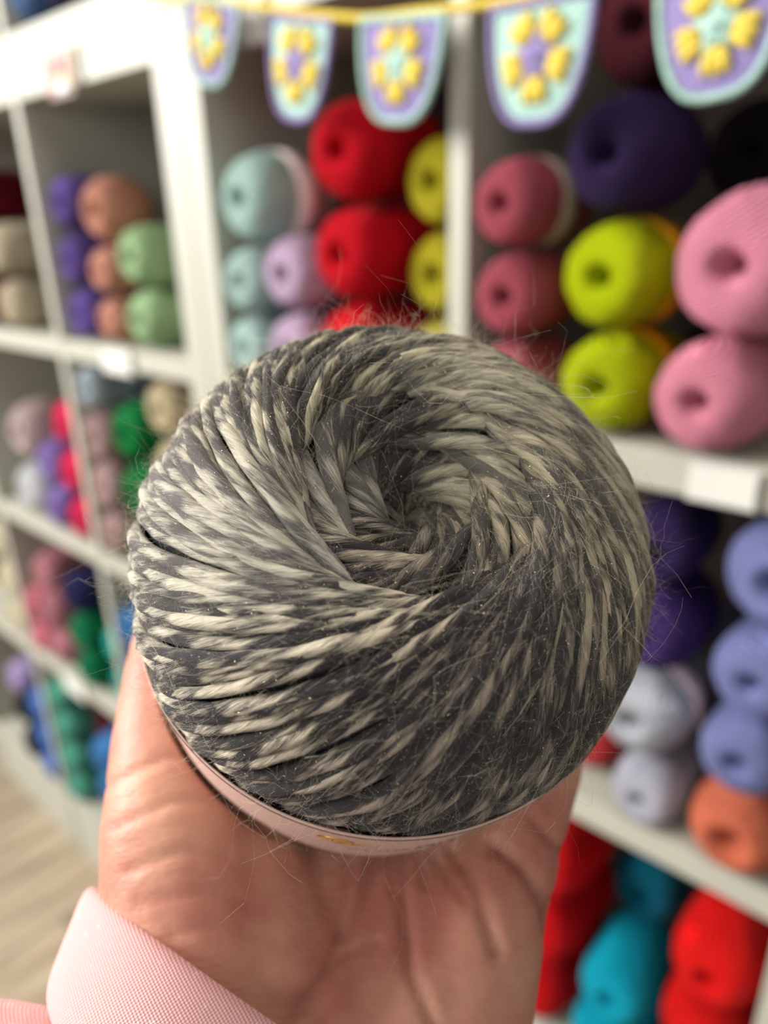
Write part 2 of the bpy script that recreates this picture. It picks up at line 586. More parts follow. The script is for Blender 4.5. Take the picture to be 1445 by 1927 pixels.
def shield(w, h, n=64):
    """outline of a flag: straight top, sides tapering, rounded point; origin top centre"""
    pts = []
    for k in range(9):
        pts.append((-w / 2 + w * k / 8, 0))
    for k in range(1, n):
        a = k / n
        # right side down to the point and back up
        if a < .5:
            q = a / .5
            sx = 1
        else:
            q = (1 - a) / .5
            sx = -1
        zz = -h * (1 - (1 - q) ** 1.25) if False else -h * math.sin(q * PI / 2) ** 1.0
        xx = w / 2 * (math.cos(q * PI / 2) ** .62)
        pts.append((sx * xx, zz))
    return pts


def slab(pts, y0, y1, puff=0.0):
    """prism of an outline, front pulled to y1 in the middle"""
    n = len(pts)
    cx = sum(p[0] for p in pts) / n
    cz = sum(p[1] for p in pts) / n
    V, Fc = [], []
    rings = [(1, y0), (1, (y0 + y1) / 2), (.93, y1), (.55, y1 - puff), (.12, y1 - puff * 1.1)]
    for s, y in rings:
        for p in pts:
            V.append((cx + (p[0] - cx) * s, y, cz + (p[1] - cz) * s))
    for j in range(len(rings) - 1):
        for i in range(n):
            a, b = j * n + i, j * n + (i + 1) % n
            Fc.append((a, b, b + n, a + n))
    Fc.append(tuple(range(n)))
    Fc.append(tuple((len(rings) - 1) * n + i for i in range(n))[::-1])
    return V, Fc


def flag(parent, origin, w, h, scheme, rz, ry):
    edge, field, star = scheme
    f = empty('flag', origin, parent)
    f.rotation_euler = (0, ry, rz)
    out = shield(w, h)
    V, Fc = slab(out, .0012, -.0012, .0004)
    link('field', mesh('field', V, Fc), CM[field], f)
    # edge rows: one cord of chain stitches round the outline
    P = [Vector((x * .965, -.0008, z * .97 - .001)) for x, z in out] 
    P.append(P[0].copy())
    fine = []
    for a, b in zip(P[:-1], P[1:]):
        for k in range(4): fine.append(a.lerp(b, k / 4))
    fine.append(P[0].copy())
    rr = [w * .036 * (1 + .14 * math.sin(i * 1.9)) for i in range(len(fine))]
    V, Fc = tube(fine, rr, 8)
    link('border', mesh('border', V, Fc), CM[edge], f)
    cz = -h * .44
    s = min(w, h * .85)
    # star in the middle
    st = []
    for k in range(10):
        a = PI / 2 + k * PI / 5
        r = s * (.27 if k % 2 == 0 else .15)
        st.append((r * math.cos(a), cz + r * math.sin(a) * 1.05))
    V, Fc = slab(st, -.001, -.0038, .0012)
    link('star', mesh('star', V, Fc), CM[star], f)
    # five clusters of three puffs
    for k in range(5):
        a0 = PI / 2 + (k + .5) * 2 * PI / 5
        bm = bmesh.new()
        for d in (-.28, 0, .28):
            a = a0 + d
            r = s * .30
            M = Matrix.Translation((r * math.cos(a), -.003, cz + r * 1.08 * math.sin(a))) @ Matrix.Rotation(-(a), 4, 'Y') @ \
                Matrix.Diagonal((s * .145, .0032, s * .066, 1))
            bmesh.ops.create_icosphere(bm, subdivisions=2, radius=1, matrix=M)
        link('petal', bm_mesh('petal', bm), CM['yellow'], f)
    return f


BY = D - .034
bun = empty('bunting', at(700, 30, BY))
tag(bun, 'crocheted bunting of mint, purple and yellow flags on a yellow cord', 'bunting')
b0 = bun.location.copy()
cp = [at(*q, BY) - b0 for q in ((180, -40), (330, -6), (450, 6), (540, 20), (640, 32), (700, 34), (790, 22), (900, 10), (1000, -6), (1130, -40), (1270, -90), (1445, -95), (1600, -60))]
sm = []
for i in range(len(cp) - 1):
    p0, p1, p2, p3 = cp[max(i - 1, 0)], cp[i], cp[i + 1], cp[min(i + 2, len(cp) - 1)]
    for k in range(14):
        t = k / 14
        sm.append(.5 * ((2 * p1) + (p2 - p0) * t + (2 * p0 - 5 * p1 + 4 * p2 - p3) * t * t + (3 * p1 - p0 - 3 * p2 + p3) * t ** 3))
V, Fc = tube(sm, [.0032 * (1 + .25 * math.sin(i * 2.1)) for i in range(len(sm))], 8)
link('cord', mesh('cord', V, Fc), CM['yellow'], bun)
SA, SB = ('mint', 'purple', 'mint'), ('purple', 'mint', 'purple')
for (lx, ly, rx, ry_, bx, by), sc in (((352, -8, 452, 6, 392, 160), SA), ((512, 30, 628, 38, 556, 228), SB),
                                     ((682, 36, 842, 24, 745, 232), SA), ((925, 20, 1125, -22, 1004, 236), SB),
                                     ((1245, -65, 1485, -60, 1345, 186), SA)):
    a, b, c = at(lx, ly, BY), at(rx, ry_, BY), at(bx, by, BY)
    top = (a + b) / 2
    w = (b - a).length
    dn = c - top
    flag(bun, top - b0, w, dn.length, sc, 0.0, math.atan2(-(dn.x), -dn.z))

# ------------------------------------------------------------------ the ball in the hand
PXC = (738, 1060, .147)


def cam_pt(px, py, d):
    return Vector(((px - W_PX / 2) * d / F_PX, -(py - H_PX / 2) * d / F_PX, -d))


nz_ = Vector((.12, .50, .86)).normalized()
nx_ = (Vector((1, 0, 0)) - nz_ * nz_.x).normalized()
ny_ = nz_.cross(nx_)
BC = cam_pt(*PXC)
LM = Matrix((nx_, ny_, nz_)).transposed()          # local -> camera
WM = Matrix.Translation(CAM) @ RM.to_4x4() @ Matrix.Translation(BC) @ LM.to_4x4()   # local -> room
R0, H0 = .0500, .0395


def loc(px, py, zl):
    """point in the ball's frame on its plane z = zl, seen at a picture position"""
    v = Vector(((px - W_PX / 2), -(py - H_PX / 2), -F_PX))
    t = (zl + BC.dot(nz_)) / v.dot(nz_)
    q = v * t - BC
    return Vector((q.dot(nx_), q.dot(ny_), q.dot(nz_)))


ball = empty('yarn_ball', mat=WM)
tag(ball, 'large grey and cream marled yarn ball with gold glitter held in the hand', 'yarn')

# yarn material: colours ride on the strands as attributes, the marl pattern follows the thread
ym, nt, pb = new_mat('marled_yarn')
uv = N(nt, 'ShaderNodeUVMap', uv_map='UVMap')
ca = N(nt, 'ShaderNodeAttribute', attribute_name='light_tone')
cb = N(nt, 'ShaderNodeAttribute', attribute_name='dark_tone')
sx = N(nt, 'ShaderNodeSeparateXYZ')
nt.links.new(uv.outputs[0], sx.inputs[0])
U, Vv = sx.outputs[0], sx.outputs[1]                # U in centimetres + strand offset, V round the strand 0..1
tw = mth(nt, 'MULTIPLY_ADD', U, .38, Vv)            # twist
ang = mth(nt, 'MULTIPLY', tw, 2 * PI)
cx = N(nt, 'ShaderNodeCombineXYZ')
nt.links.new(mth(nt, 'MULTIPLY', mth(nt, 'COSINE', ang), .34), cx.inputs[0])
nt.links.new(mth(nt, 'MULTIPLY', mth(nt, 'SINE', ang), .34), cx.inputs[1])
nt.links.new(mth(nt, 'MULTIPLY', U, .62), cx.inputs[2])
n1 = N(nt, 'ShaderNodeTexNoise')
n1.inputs['Scale'].default_value = 1.6
n1.inputs['Detail'].default_value = 1.5
nt.links.new(cx.outputs[0], n1.inputs['Vector'])
# fibres, stretched along the twist
cy = N(nt, 'ShaderNodeCombineXYZ')
nt.links.new(mth(nt, 'MULTIPLY', mth(nt, 'COSINE', ang), 2.6), cy.inputs[0])
nt.links.new(mth(nt, 'MULTIPLY', mth(nt, 'SINE', ang), 2.6), cy.inputs[1])
nt.links.new(mth(nt, 'MULTIPLY', U, 1.2), cy.inputs[2])
n2 = N(nt, 'ShaderNodeTexNoise')
n2.inputs['Scale'].default_value = 3.6
n2.inputs['Detail'].default_value = 4
nt.links.new(cy.outputs[0], n2.inputs['Vector'])
fac = mth(nt, 'ADD', mth(nt, 'MULTIPLY_ADD', n1.outputs['Fac'], 4.6, ca.outputs['Alpha']), mth(nt, 'MULTIPLY', mth(nt, 'SUBTRACT', n2.outputs['Fac'], .5), 1.9))
fac = mth(nt, 'SUBTRACT', fac, 2.26, clamp=True)
mx = N(nt, 'ShaderNodeMix', data_type='RGBA')
nt.links.new(fac, mx.inputs[0])
nt.links.new(cb.outputs['Color'], mx.inputs[6])
nt.links.new(ca.outputs['Color'], mx.inputs[7])
hs = N(nt, 'ShaderNodeHueSaturation')
nt.links.new(mx.outputs[2], hs.inputs['Color'])
nt.links.new(mth(nt, 'MULTIPLY_ADD', n2.outputs['Fac'], .9, .52), hs.inputs['Value'])
# glitter
tc = N(nt, 'ShaderNodeTexCoord')
gl = N(nt, 'ShaderNodeTexNoise')
gl.inputs['Scale'].default_value = 2600
gl.inputs['Detail'].default_value = 1
nt.links.new(tc.outputs['Object'], gl.inputs['Vector'])
gm = mth(nt, 'MULTIPLY', mth(nt, 'SUBTRACT', gl.outputs['Fac'], .735), 30, clamp=True)
mg = N(nt, 'ShaderNodeMix', data_type='RGBA')
nt.links.new(gm, mg.inputs[0])
nt.links.new(hs.outputs[0], mg.inputs[6])
mg.inputs[7].default_value = (1.0, .80, .42, 1)
nt.links.new(mg.outputs[2], pb.inputs['Base Color'])
nt.links.new(gm, pb.inputs['Metallic'])
nt.links.new(mth(nt, 'MULTIPLY_ADD', gm, -.5, .8), pb.inputs['Roughness'])
bp = N(nt, 'ShaderNodeBump')
bp.inputs['Strength'].default_value = .7
bp.inputs['Distance'].default_value = .0006
nt.links.new(n2.outputs['Fac'], bp.inputs['Height'])
nt.links.new(bp.outputs[0], pb.inputs['Normal'])
pb.inputs['Specular IOR Level'].default_value = .2
pb.inputs['Sheen Weight'].default_value = .12

# the yarn's own colour run: sectors by azimuth of the middle of the strand (degrees, light, dark, bias)
SECT = [(-180, (204, 198, 182), (112, 108, 106), .40), (-160, (210, 204, 186), (88, 83, 80), .32),
        (-140, (222, 212, 188), (52, 48, 52), .16), (-115, (212, 198, 174), (44, 39, 42), -.02),
        (-90, (160, 145, 130), (54, 50, 52), -.02), (-60, (158, 146, 128), (52, 49, 49), .04),
        (-30, (182, 170, 142), (68, 64, 59), .2), (0, (178, 168, 142), (96, 91, 82), .35),
        (30, (196, 188, 162), (102, 99, 90), .50), (55, (204, 196, 170), (100, 98, 90), .50),
        (80, (192, 182, 152), (52, 49, 49), .02), (110, (196, 187, 158), (48, 43, 43), .02),
        (140, (200, 192, 168), (62, 57, 56), .18), (180, (204, 198, 182), (112, 108, 106), .40)]


def tone(az):
    az = (az + 180) % 360 - 180
    for a, b in zip(SECT[:-1], SECT[1:]):
        if a[0] <= az <= b[0]:
            t = (az - a[0]) / (b[0] - a[0])
            f = lambda p, q: tuple(p[i] * (1 - t) + q[i] * t for i in range(3))
            return f(a[1], b[1]), f(a[2], b[2]), a[3] * (1 - t) + b[3] * t
    return SECT[0][1:]


CORE_PTS = []      # (position, normal) samples for the fuzz


def strand(pts, r, nrm_hint, lt, dk, bias, seed, taper=True, sides=9):
    """one turn of thread: tube with uv along the thread and tone attributes"""
    n = len(pts)
    P = np.array([tuple(p) for p in pts])
    T = np.gradient(P, axis=0)
    T /= np.linalg.norm(T, axis=1)[:, None]
    Nn = np.array([tuple(h) for h in nrm_hint])
    Nn = Nn - (Nn * T).sum(1)[:, None] * T
    Nn /= np.linalg.norm(Nn, axis=1)[:, None]
    B = np.cross(T, Nn)
    ln = np.concatenate([[0], np.cumsum(np.linalg.norm(np.diff(P, axis=0), axis=1))]) * 100
    ang = np.linspace(0, 2 * PI, sides, endpoint=False)
    # slightly uneven thickness, and a rounded triangle section from the plies
    k = np.arange(n)
    rr = r * (1 + .10 * np.sin(ln * 2.2 + seed) + .05 * np.sin(ln * 5.1 + seed * 2))
    ply = 1 + .07 * np.cos(2 * (ang[None, :] + ln[:, None] * 2 * PI * .38))
    V = P[:, None, :] + (np.cos(ang)[None, :, None] * Nn[:, None, :] + np.sin(ang)[None, :, None] * B[:, None, :]) * (rr[:, None] * ply)[:, :, None]
    V = V.reshape(-1, 3)
    i = np.arange(n - 1)[:, None]
    s = np.arange(sides)[None, :]
    a = i * sides + s
    b = i * sides + (s + 1) % sides
    Fq = np.stack([a, b, b + sides, a + sides], -1).reshape(-1, 4)
    me = bpy.data.meshes.new('strand')
    me.vertices.add(len(V)); me.vertices.foreach_set('co', V.astype(np.float32).ravel())
    me.loops.add(Fq.size); me.loops.foreach_set('vertex_index', Fq.ravel().astype(np.int32))
    me.polygons.add(len(Fq)); me.polygons.foreach_set('loop_start', (np.arange(len(Fq)) * 4).astype(np.int32))
    me.polygons.foreach_set('loop_total', np.full(len(Fq), 4, np.int32))
    me.polygons.foreach_set('use_smooth', np.ones(len(Fq), bool))
    me.update(calc_edges=True)
    uvl = me.uv_layers.new(name='UVMap')
    off = (seed * 7.31) % 50
    u0 = np.repeat(ln[:-1] + off, sides); u1 = np.repeat(ln[1:] + off, sides)
    v0 = np.tile(np.arange(sides) / sides, n - 1); v1 = v0 + 1 / sides
    UV = np.stack([np.stack([u0, v0], -1), np.stack([u0, v1], -1), np.stack([u1, v1], -1), np.stack([u1, v0], -1)], 1)
    uvl.data.foreach_set('uv', UV.astype(np.float32).ravel())
    for nm, c, al in (('light_tone', lt, bias), ('dark_tone', dk, 1.0)):
        at_ = me.color_attributes.new(nm, 'FLOAT_COLOR', 'POINT')
        if isinstance(c, np.ndarray):
            arr = c
        else:
            arr = np.tile(np.array(srgb(*c)[:3] + (al,)), (len(V), 1))
        at_.data.foreach_set('color', arr.astype(np.float32).ravel())
    me.materials.append(ym)
    o = bpy.data.objects.new('strand', me)
    C.objects.link(o)
    o.parent = ball
    for q in range(0, n, 2):
        CORE_PTS.append((P[q], Nn[q], rr[q], T[q]))
    return o


def layer(s, Cc, n, t0, t1, dip, tau, r, azoff, sector=None, jit=.0, segs=72, zoff=0.0, bias_add=0.0, dark=1.0, seed0=0):
    th0b = math.asin(Cc)
    for i in range(n):
        ph = 2 * PI * i / n + nrs.uniform(-.25, .25) * 2 * PI / n
        if sector:
            d = (math.degrees(ph) - sector[0]) % 360
            if d > (sector[1] - sector[0]) % 360: continue
        g = noise.noise(Vector((math.cos(ph) * 3.1 + s * 9, math.sin(ph) * 3.1, seed0)))
        g2 = noise.noise(Vector((math.cos(ph) * 9, math.sin(ph) * 9, seed0 + 4.4)))
        th0 = th0b + jit * (g * 1.4 + g2 * .8 + nrs.uniform(-.3, .3) * .5)
        lift = nrs.uniform(-.5, .5) * .0009 + g2 * .0006
        a = np.array([math.sin(th0) * math.cos(ph), math.sin(th0) * math.sin(ph), math.cos(th0)])
        b = np.array([math.sin(ph), -math.cos(ph), 0.0])
        t = np.linspace(t0, t1 + nrs.uniform(-.05, .02), segs)
        u = a[None] * np.cos(t)[:, None] + b[None] * np.sin(t)[:, None]
        dd = dip * np.exp(-np.maximum(t, 0) / tau) + dip * .5 * np.maximum(-t, 0)
        wob = .0003 * np.sin(t * nrs.uniform(2, 5) + nrs.uniform(0, 6))
        sc = s * (1 - dd)
        # sides a little fuller than an ellipsoid below the shoulder
        ful = 1 + .035 * (1 - np.abs(u[:, 2])) * (u[:, 2] ** 2) * 4
        P = np.stack([u[:, 0] * (R0 - r + lift + wob) * sc * ful, u[:, 1] * (R0 - r + lift + wob) * sc * ful,
                      u[:, 2] * (H0 - r + lift + wob) * sc + zoff], -1)
        # sideways wander of the thread
        side = np.cross(u, np.gradient(u, axis=0)); side /= np.linalg.norm(side, axis=1)[:, None]
        P += side * (.0006 * np.sin(t * nrs.uniform(1.5, 4) + nrs.uniform(0, 6)))[:, None]
        nr = np.stack([u[:, 0] / R0, u[:, 1] / R0, u[:, 2] / H0], -1)
        az = np.degrees(np.arctan2(P[:, 1], P[:, 0]))
        mid = min(segs - 1, int(segs * .42))
        base_az = az[mid]
        cl = np.zeros((segs, 4)); cd = np.zeros((segs, 4))
        for q in range(segs):
            dz = (az[q] - base_az + 180) % 360 - 180
            l_, d_, bb = tone(base_az + dz * .45)
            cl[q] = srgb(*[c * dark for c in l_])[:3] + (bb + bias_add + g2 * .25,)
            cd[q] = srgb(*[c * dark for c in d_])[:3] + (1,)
        strand([Vector(p) for p in P], r * nrs.uniform(.9, 1.1), nr, np.repeat(cl, 9, axis=0), np.repeat(cd, 9, axis=0), 0, i * 1.7 + s * 31 + seed0)


layer(1.0, .50, 140, -.30, 2.65, .13, .17, .00122, 0, jit=.06, segs=96)
layer(.87, .37, 46, -.35, .95, .15, .20, .00135, 0, jit=.07, segs=40, bias_add=-.05, seed0=3)
layer(.74, .23, 38, -.5, 1.0, .24, .20, .00135, 0, jit=.06, segs=40, bias_add=.0, dark=.9, seed0=7)  # strand colour darkened to paint the shade inside the crater
layer(.56, .10, 24, -.6, 1.0, .30, .22, .00135, 0, jit=.05, segs=36, bias_add=-.1, dark=.75, seed0=12)  # darkest strands: shade of the deep hole put into their colour


def core():
    """what lies under the strands, a dark wound body with its funnel"""
    V, Fc = [], []
    nu = 64
    prof = []
    for j in range(0, 41):
        th = PI - (PI - .57) * j / 40
        prof.append((math.sin(th) * R0 * .955, math.cos(th) * H0 * .955))
    for r_, z_ in ((.0215, .0262), (.0150, .0205), (.0100, .0165), (.006, .009), (.002, .002), (.0001, .001)):
        prof.append((r_, z_))
    for r_, z_ in prof:
        for i in range(nu):
            a = 2 * PI * i / nu
            V.append((r_ * math.cos(a), r_ * math.sin(a), z_))
    for j in range(len(prof) - 1):
        for i in range(nu):
            a, b = j * nu + i, j * nu + (i + 1) % nu
            Fc.append((a, b, b + nu, a + nu))
    return mesh('core', V, Fc)


link('core', core(), plain('dark_wool', srgb(52, 50, 52), .95, .5, 900, .3, .1), ball)


def fuzz():
    n = 26000
    idx = nrs.randint(0, len(CORE_PTS), n)
    P = np.array([CORE_PTS[i][0] for i in idx]); Nn = np.array([CORE_PTS[i][1] for i in idx])
    rr = np.array([CORE_PTS[i][2] for i in idx]); T = np.array([CORE_PTS[i][3] for i in idx])
    keep = P[:, 2] > -.030
    P, Nn, rr, T = P[keep], Nn[keep], rr[keep], T[keep]
    n = len(P)
    B = np.cross(T, Nn)
    a = nrs.uniform(-1.4, 1.4, n)
    d0 = Nn * np.cos(a)[:, None] + B * np.sin(a)[:, None]
    base = P + d0 * rr[:, None] * .95
    L = nrs.gamma(2.2, .00085, n) + .0008
    long_ = nrs.rand(n) < .02
    L[long_] = nrs.uniform(.006, .015, long_.sum())
    dirn = T * nrs.choice([-1, 1], n)[:, None] * nrs.uniform(.3, 1.3, n)[:, None] + d0 * nrs.uniform(.25, 1.0, n)[:, None] + nrs.normal(0, .35, (n, 3))
    dirn /= np.linalg.norm(dirn, axis=1)[:, None]
    bend = nrs.normal(0, 1.1, (n, 3))
    curl = nrs.normal(0, .22, (n, 3)) * long_[:, None]
    S = 8
    seg = []
    for k in range(S):
        t = k / (S - 1)
        seg.append(base + dirn * (L * t)[:, None] + bend * (L * t * t * .5)[:, None] + curl * (L * math.sin(t * 5.5))[:, None] + nrs.normal(0, .04, (n, 3)) * (L * t)[:, None])
    seg = np.array(seg)                                # S,n,3
    w = np.where(long_, .000024, .000015)
    V = np.zeros((n, S, 3, 3))
    for k in range(S):
        tp = 1 - .6 * k / (S - 1)
        for c in range(3):
            an = 2 * PI * c / 3
            e = (Nn * math.cos(an) + B * math.sin(an))
            V[:, k, c] = seg[k] + e * (w * tp)[:, None]
    V = V.reshape(-1, 3)
    i = np.arange(n)[:, None, None] * S * 3
    k = np.arange(S - 1)[None, :, None] * 3
    c = np.arange(3)[None, None, :]
    A = i + k + c
    Bq = i + k + (c + 1) % 3
    Fq = np.stack([A, Bq, Bq + 3, A + 3], -1).reshape(-1, 4)
    me = bpy.data.meshes.new('fuzz')
    me.vertices.add(len(V)); me.vertices.foreach_set('co', V.astype(np.float32).ravel())
    me.loops.add(Fq.size); me.loops.foreach_set('vertex_index', Fq.ravel().astype(np.int32))
    me.polygons.add(len(Fq)); me.polygons.foreach_set('loop_start', (np.arange(len(Fq)) * 4).astype(np.int32))
    me.polygons.foreach_set('loop_total', np.full(len(Fq), 4, np.int32))
    me.update(calc_edges=True)
    m = plain('fibre', srgb(214, 204, 178), .5, spec=.4)
    o = link('fuzz', me, m, ball)
    tag(o, 'fine fuzzy fibres standing off the strands', kind='stuff')


fuzz()


# paper collar round the lower half
BR, BZ0, BZ1 = R0 + .0004, -.0004, -.034


def band_pt(a, z, off=0.0):
    r = BR + off - .0006 * ((z - BZ0) / (BZ1 - BZ0))
    return Vector((r * math.cos(a), r * math.sin(a), z))


def collar():
    n, k = 160, 8
    V, Fc = [], []
    for side, off in ((0, 0.0), (1, .00035)):
        for j in range(k + 1):
            z = BZ0 + (BZ1 - BZ0) * j / k
            for i in range(n):
                a = 2 * PI * i / n
                w = .0003 * math.sin(a * 3 + 1) + .00022 * math.sin(a * 7)
                d_ = abs((a - 1.5 * PI + PI) % (2 * PI) - PI)
                dz_ = -.013 * min(1, max(0, (d_ - .55) / .9)) ** 1.5 * (1 - j / k)
                V.append(band_pt(a, z, off + w * j / k) + Vector((0, 0, dz_ - (.0009 if 5.45 < a < 5.9 else 0) * (1 - j / k))))
    st = (k + 1) * n
    for j in range(k):
        for i in range(n):
            a, b = j * n + i, j * n + (i + 1) % n
            Fc.append((a, b, b + n, a + n))
            Fc.append((a + st, a + n + st, b + n + st, b + st))
    for j in (0, k):
        for i in range(n):
            a, b = j * n + i, j * n + (i + 1) % n
            Fc.append((a, a + st, b + st, b) if j == 0 else (a, b, b + st, a + st))
    return mesh('paper_band', V, Fc)


pmat = plain('band_paper_pink', srgb(216, 180, 167), .6, 0, 100, 0, .3)
pband = link('paper_band', collar(), pmat, ball)
pband['label'] = 'pinkish paper band with gold emblem'


def ribbon(name, strokes, m, parent, lift=.0006):
    """strokes: list of (points (mm along band, mm down), width mm) printed on the band"""
    bm = bmesh.new()
    for pts, wd in strokes:
        pr = []
        n = len(pts)
        for i, (x, y) in enumerate(pts):
            x0, y0 = pts[max(i - 1, 0)]; x1, y1 = pts[min(i + 1, n - 1)]
            tx, ty = x1 - x0, y1 - y0
            l = math.hypot(tx, ty) or 1
            ww = wd * (.35 + .65 * math.sin(PI * (i + .5) / n)) / 2
            nx, ny = -ty / l * ww, tx / l * ww
            q = []
            for s in (1, -1):
                X, Y = (x + s * nx) / 1000, (y + s * ny) / 1000
                a = -PI / 2 + X / BR
                Y = Y + .0048
                q.append([bm.verts.new(band_pt(a, BZ0 - Y, lift)), bm.verts.new(band_pt(a, BZ0 - Y, lift - .0002))])
            pr.append(q)
        for p, q in zip(pr[:-1], pr[1:]):
            bm.faces.new((p[0][0], p[1][0], q[1][0], q[0][0]))
            bm.faces.new((p[0][1], q[0][1], q[1][1], p[1][1]))
            bm.faces.new((p[0][0], q[0][0], q[0][1], p[0][1]))
            bm.faces.new((p[1][0], p[1][1], q[1][1], q[1][0]))
    return link(name, bm_mesh(name, bm), m, parent)


def arc(cx, cy, r, a0, a1, n=12, sy=1.0):
    return [(cx + r * math.cos(math.radians(a0 + (a1 - a0) * i / (n - 1))), cy + sy * r * math.sin(math.radians(a0 + (a1 - a0) * i / (n - 1)))) for i in range(n)]


gold = plain('gold_ink', srgb(206, 148, 74), .3, spec=.6)
e0 = -8.5
ribbon('emblem', [(arc(e0, 5.5, 2.6, 180, 350), .9), (arc(e0 + 1, 7.0, 2.2, 20, 200), 1.0), ([(e0 - 3.6, 4.2), (e0 - 1, 5.4), (e0 + 2.6, 4.4)], .7),
                  (arc(e0 + .5, 6.2, 1.0, 0, 330), .9), ([(e0 + 1.0, 6.2), (e0 + 3.5, 7.6), (e0 + 7.5, 10.2)], .8),
                  ([(e0 + 2.6, 5.6), (e0 + 5.2, 5.6), (e0 + 7.6, 5.2)], .45), ([(e0 - 3.4, 8.2), (e0 - 1.5, 7.4), (e0 + .4, 8.6), (e0 + 2, 9.8)], .8),
                  ([(e0 - 3.8, 5.4), (e0 - 2.9, 6.2), (e0 - 1.6, 6.0)], .5)], gold, pband)
ink = plain('grey_ink', srgb(150, 122, 112), .5)
low = lambda ps: [(x, y + 1.6) for x, y in ps]
ls = [(arc(-4.2, 14.0, 1.7, 150, 400), .55), ([(-.5, 16), (-.2, 12.6)], .5), ([(-.4, 13.4), (.8, 12.8), (1.7, 13.4), (1.7, 16)], .45),
      (arc(4.3, 14.6, 1.5, 0, 350), .5), ([(7.2, 16), (7.4, 12.4)], .5), (arc(9.2, 14.3, 1.4, 180, 400), .5),
      ([(11.6, 12.6), (12.4, 16)], .5), ([(13.8, 12.4), (13.9, 16)], .5), (arc(16, 14.2, 1.4, 160, 420), .5)]
ribbon('lettering', [(low(a_), b_) for a_, b_ in ls], ink, pband)
ribbon('printed_line', [([(x, -3.4) for x in np.linspace(-48, 40, 40)], .22)], ink, pband)


# ------------------------------------------------------------------ the person's hand and sleeve
def finger_path(az, rhos, off):
    pts = []
    for rho in rhos:
        zz = -H0 * math.sqrt(max(0, 1 - (rho / (R0 + .0)) ** 2))
        nrm = Vector((rho / R0 ** 2, 0, zz / H0 ** 2)).normalized()
        q = Vector((rho, 0, zz)) + nrm * off
        pts.append(Vector((q.x * math.cos(az), q.x * math.sin(az), q.z)))
    return pts


def blob_chain(bm, pts, rads, flat=None):
    """overlapping spheres + tapered tubes along a chain, to be fused by the remesher"""
    for i, (p, r) in enumerate(zip(pts, rads)):
        bmesh.ops.create_icosphere(bm, subdivisions=2, radius=r, matrix=Matrix.Translation(p))
    for i in range(len(pts) - 1):
        a, b = pts[i], pts[i + 1]
        d = b - a
        L = d.length
        if L < 1e-6: continue
        M = Matrix.Translation((a + b) / 2) @ d.to_track_quat('Z', 'Y').to_matrix().to_4x4()
        bmesh.ops.create_cone(bm, cap_ends=True, segments=20, radius1=rads[i], radius2=rads[i + 1], depth=L, matrix=M)


hb = bmesh.new()
wr = loc(600, 2050, -.052)
LP = lambda *a: loc(*a)
# forearm and wrist
ax0 = LP(470, 2330, -.058)
blob_chain(hb, [ax0 + (ax0 - wr) * .8, ax0, wr, LP(620, 1900, -.052)], [.026, .024, .0215, .019])
blob_chain(hb, [LP(430, 2150, -.052), LP(520, 1960, -.050), LP(560, 1820, -.050)], [.020, .018, .018])
blob_chain(hb, [LP(630, 2170, -.052), LP(752, 1990, -.050), LP(800, 1850, -.050)], [.018, .0175, .017])
# thumb side: wrist, thenar, thumb
blob_chain(hb, [LP(420, 1930, -.050), LP(372, 1740, -.0465), LP(342, 1560, -.0440), LP(328, 1400, -.0435), LP(326, 1240, -.0475), LP(366, 1090, -.0530), LP(450, 950, -.0575)],
           [.0200, .0195, .0170, .0140, .0110, .0100, .0085])
blob_chain(hb, [LP(520, 1850, -.050), LP(470, 1650, -.050), LP(460, 1480, -.054)], [.019, .018, .015])
# little finger side
blob_chain(hb, [LP(835, 1980, -.050), LP(870, 1850, -.0480), LP(908, 1710, -.0470), LP(955, 1560, -.0470), LP(1010, 1420, -.0475)],
           [.0165, .0155, .0140, .0128, .0115])
# palm
for (a, b, c) in ((560, 1700, 1350), (650, 1700, 1300), (740, 1700, 1300), (820, 1700, 1330)):
    blob_chain(hb, [LP(a * .6 + 250, 1900, -.052), LP(a, b, -.0535), LP(a, 1520, -.0560), LP(a, c, -.0570)], [.018, .0165, .0155, .014])
blob_chain(hb, [LP(880, 1600, -.052), LP(930, 1400, -.0555)], [.0150, .0125])
# four fingers curling up behind the ball
FING = []
for az, x0, rr0, tipr in ((118, -.018, .0090, .043), (96, -.001, .0092, .0465), (73, .016, .0088, .045), (47, .0300, .0078, .042)):
    azr = math.radians(az)
    pts = finger_path(azr, [.012, .022, .032, tipr * .93, tipr * 1.03], .0098)
    base = Vector((x0 * .9, -.012, -.0575))
    r = [rr0 * 1.25, rr0 * 1.08, rr0, rr0 * .98, rr0 * .86, rr0 * .74]
    pts = [base] + pts
    blob_chain(hb, pts, r)
    FING.append((pts, r))
hm = bm_mesh('hand', hb)
ho = link('hand', hm, None, None)
rm = ho.modifiers.new('fuse', 'REMESH')
rm.mode = 'VOXEL'
rm.voxel_size = .0011
smd = ho.modifiers.new('soften', 'SMOOTH')
smd.factor = .6
smd.iterations = 14
dg = bpy.context.evaluated_depsgraph_get()
ev = bpy.data.meshes.new_from_object(ho.evaluated_get(dg))
bpy.data.objects.remove(ho)
ev.name = 'hand'

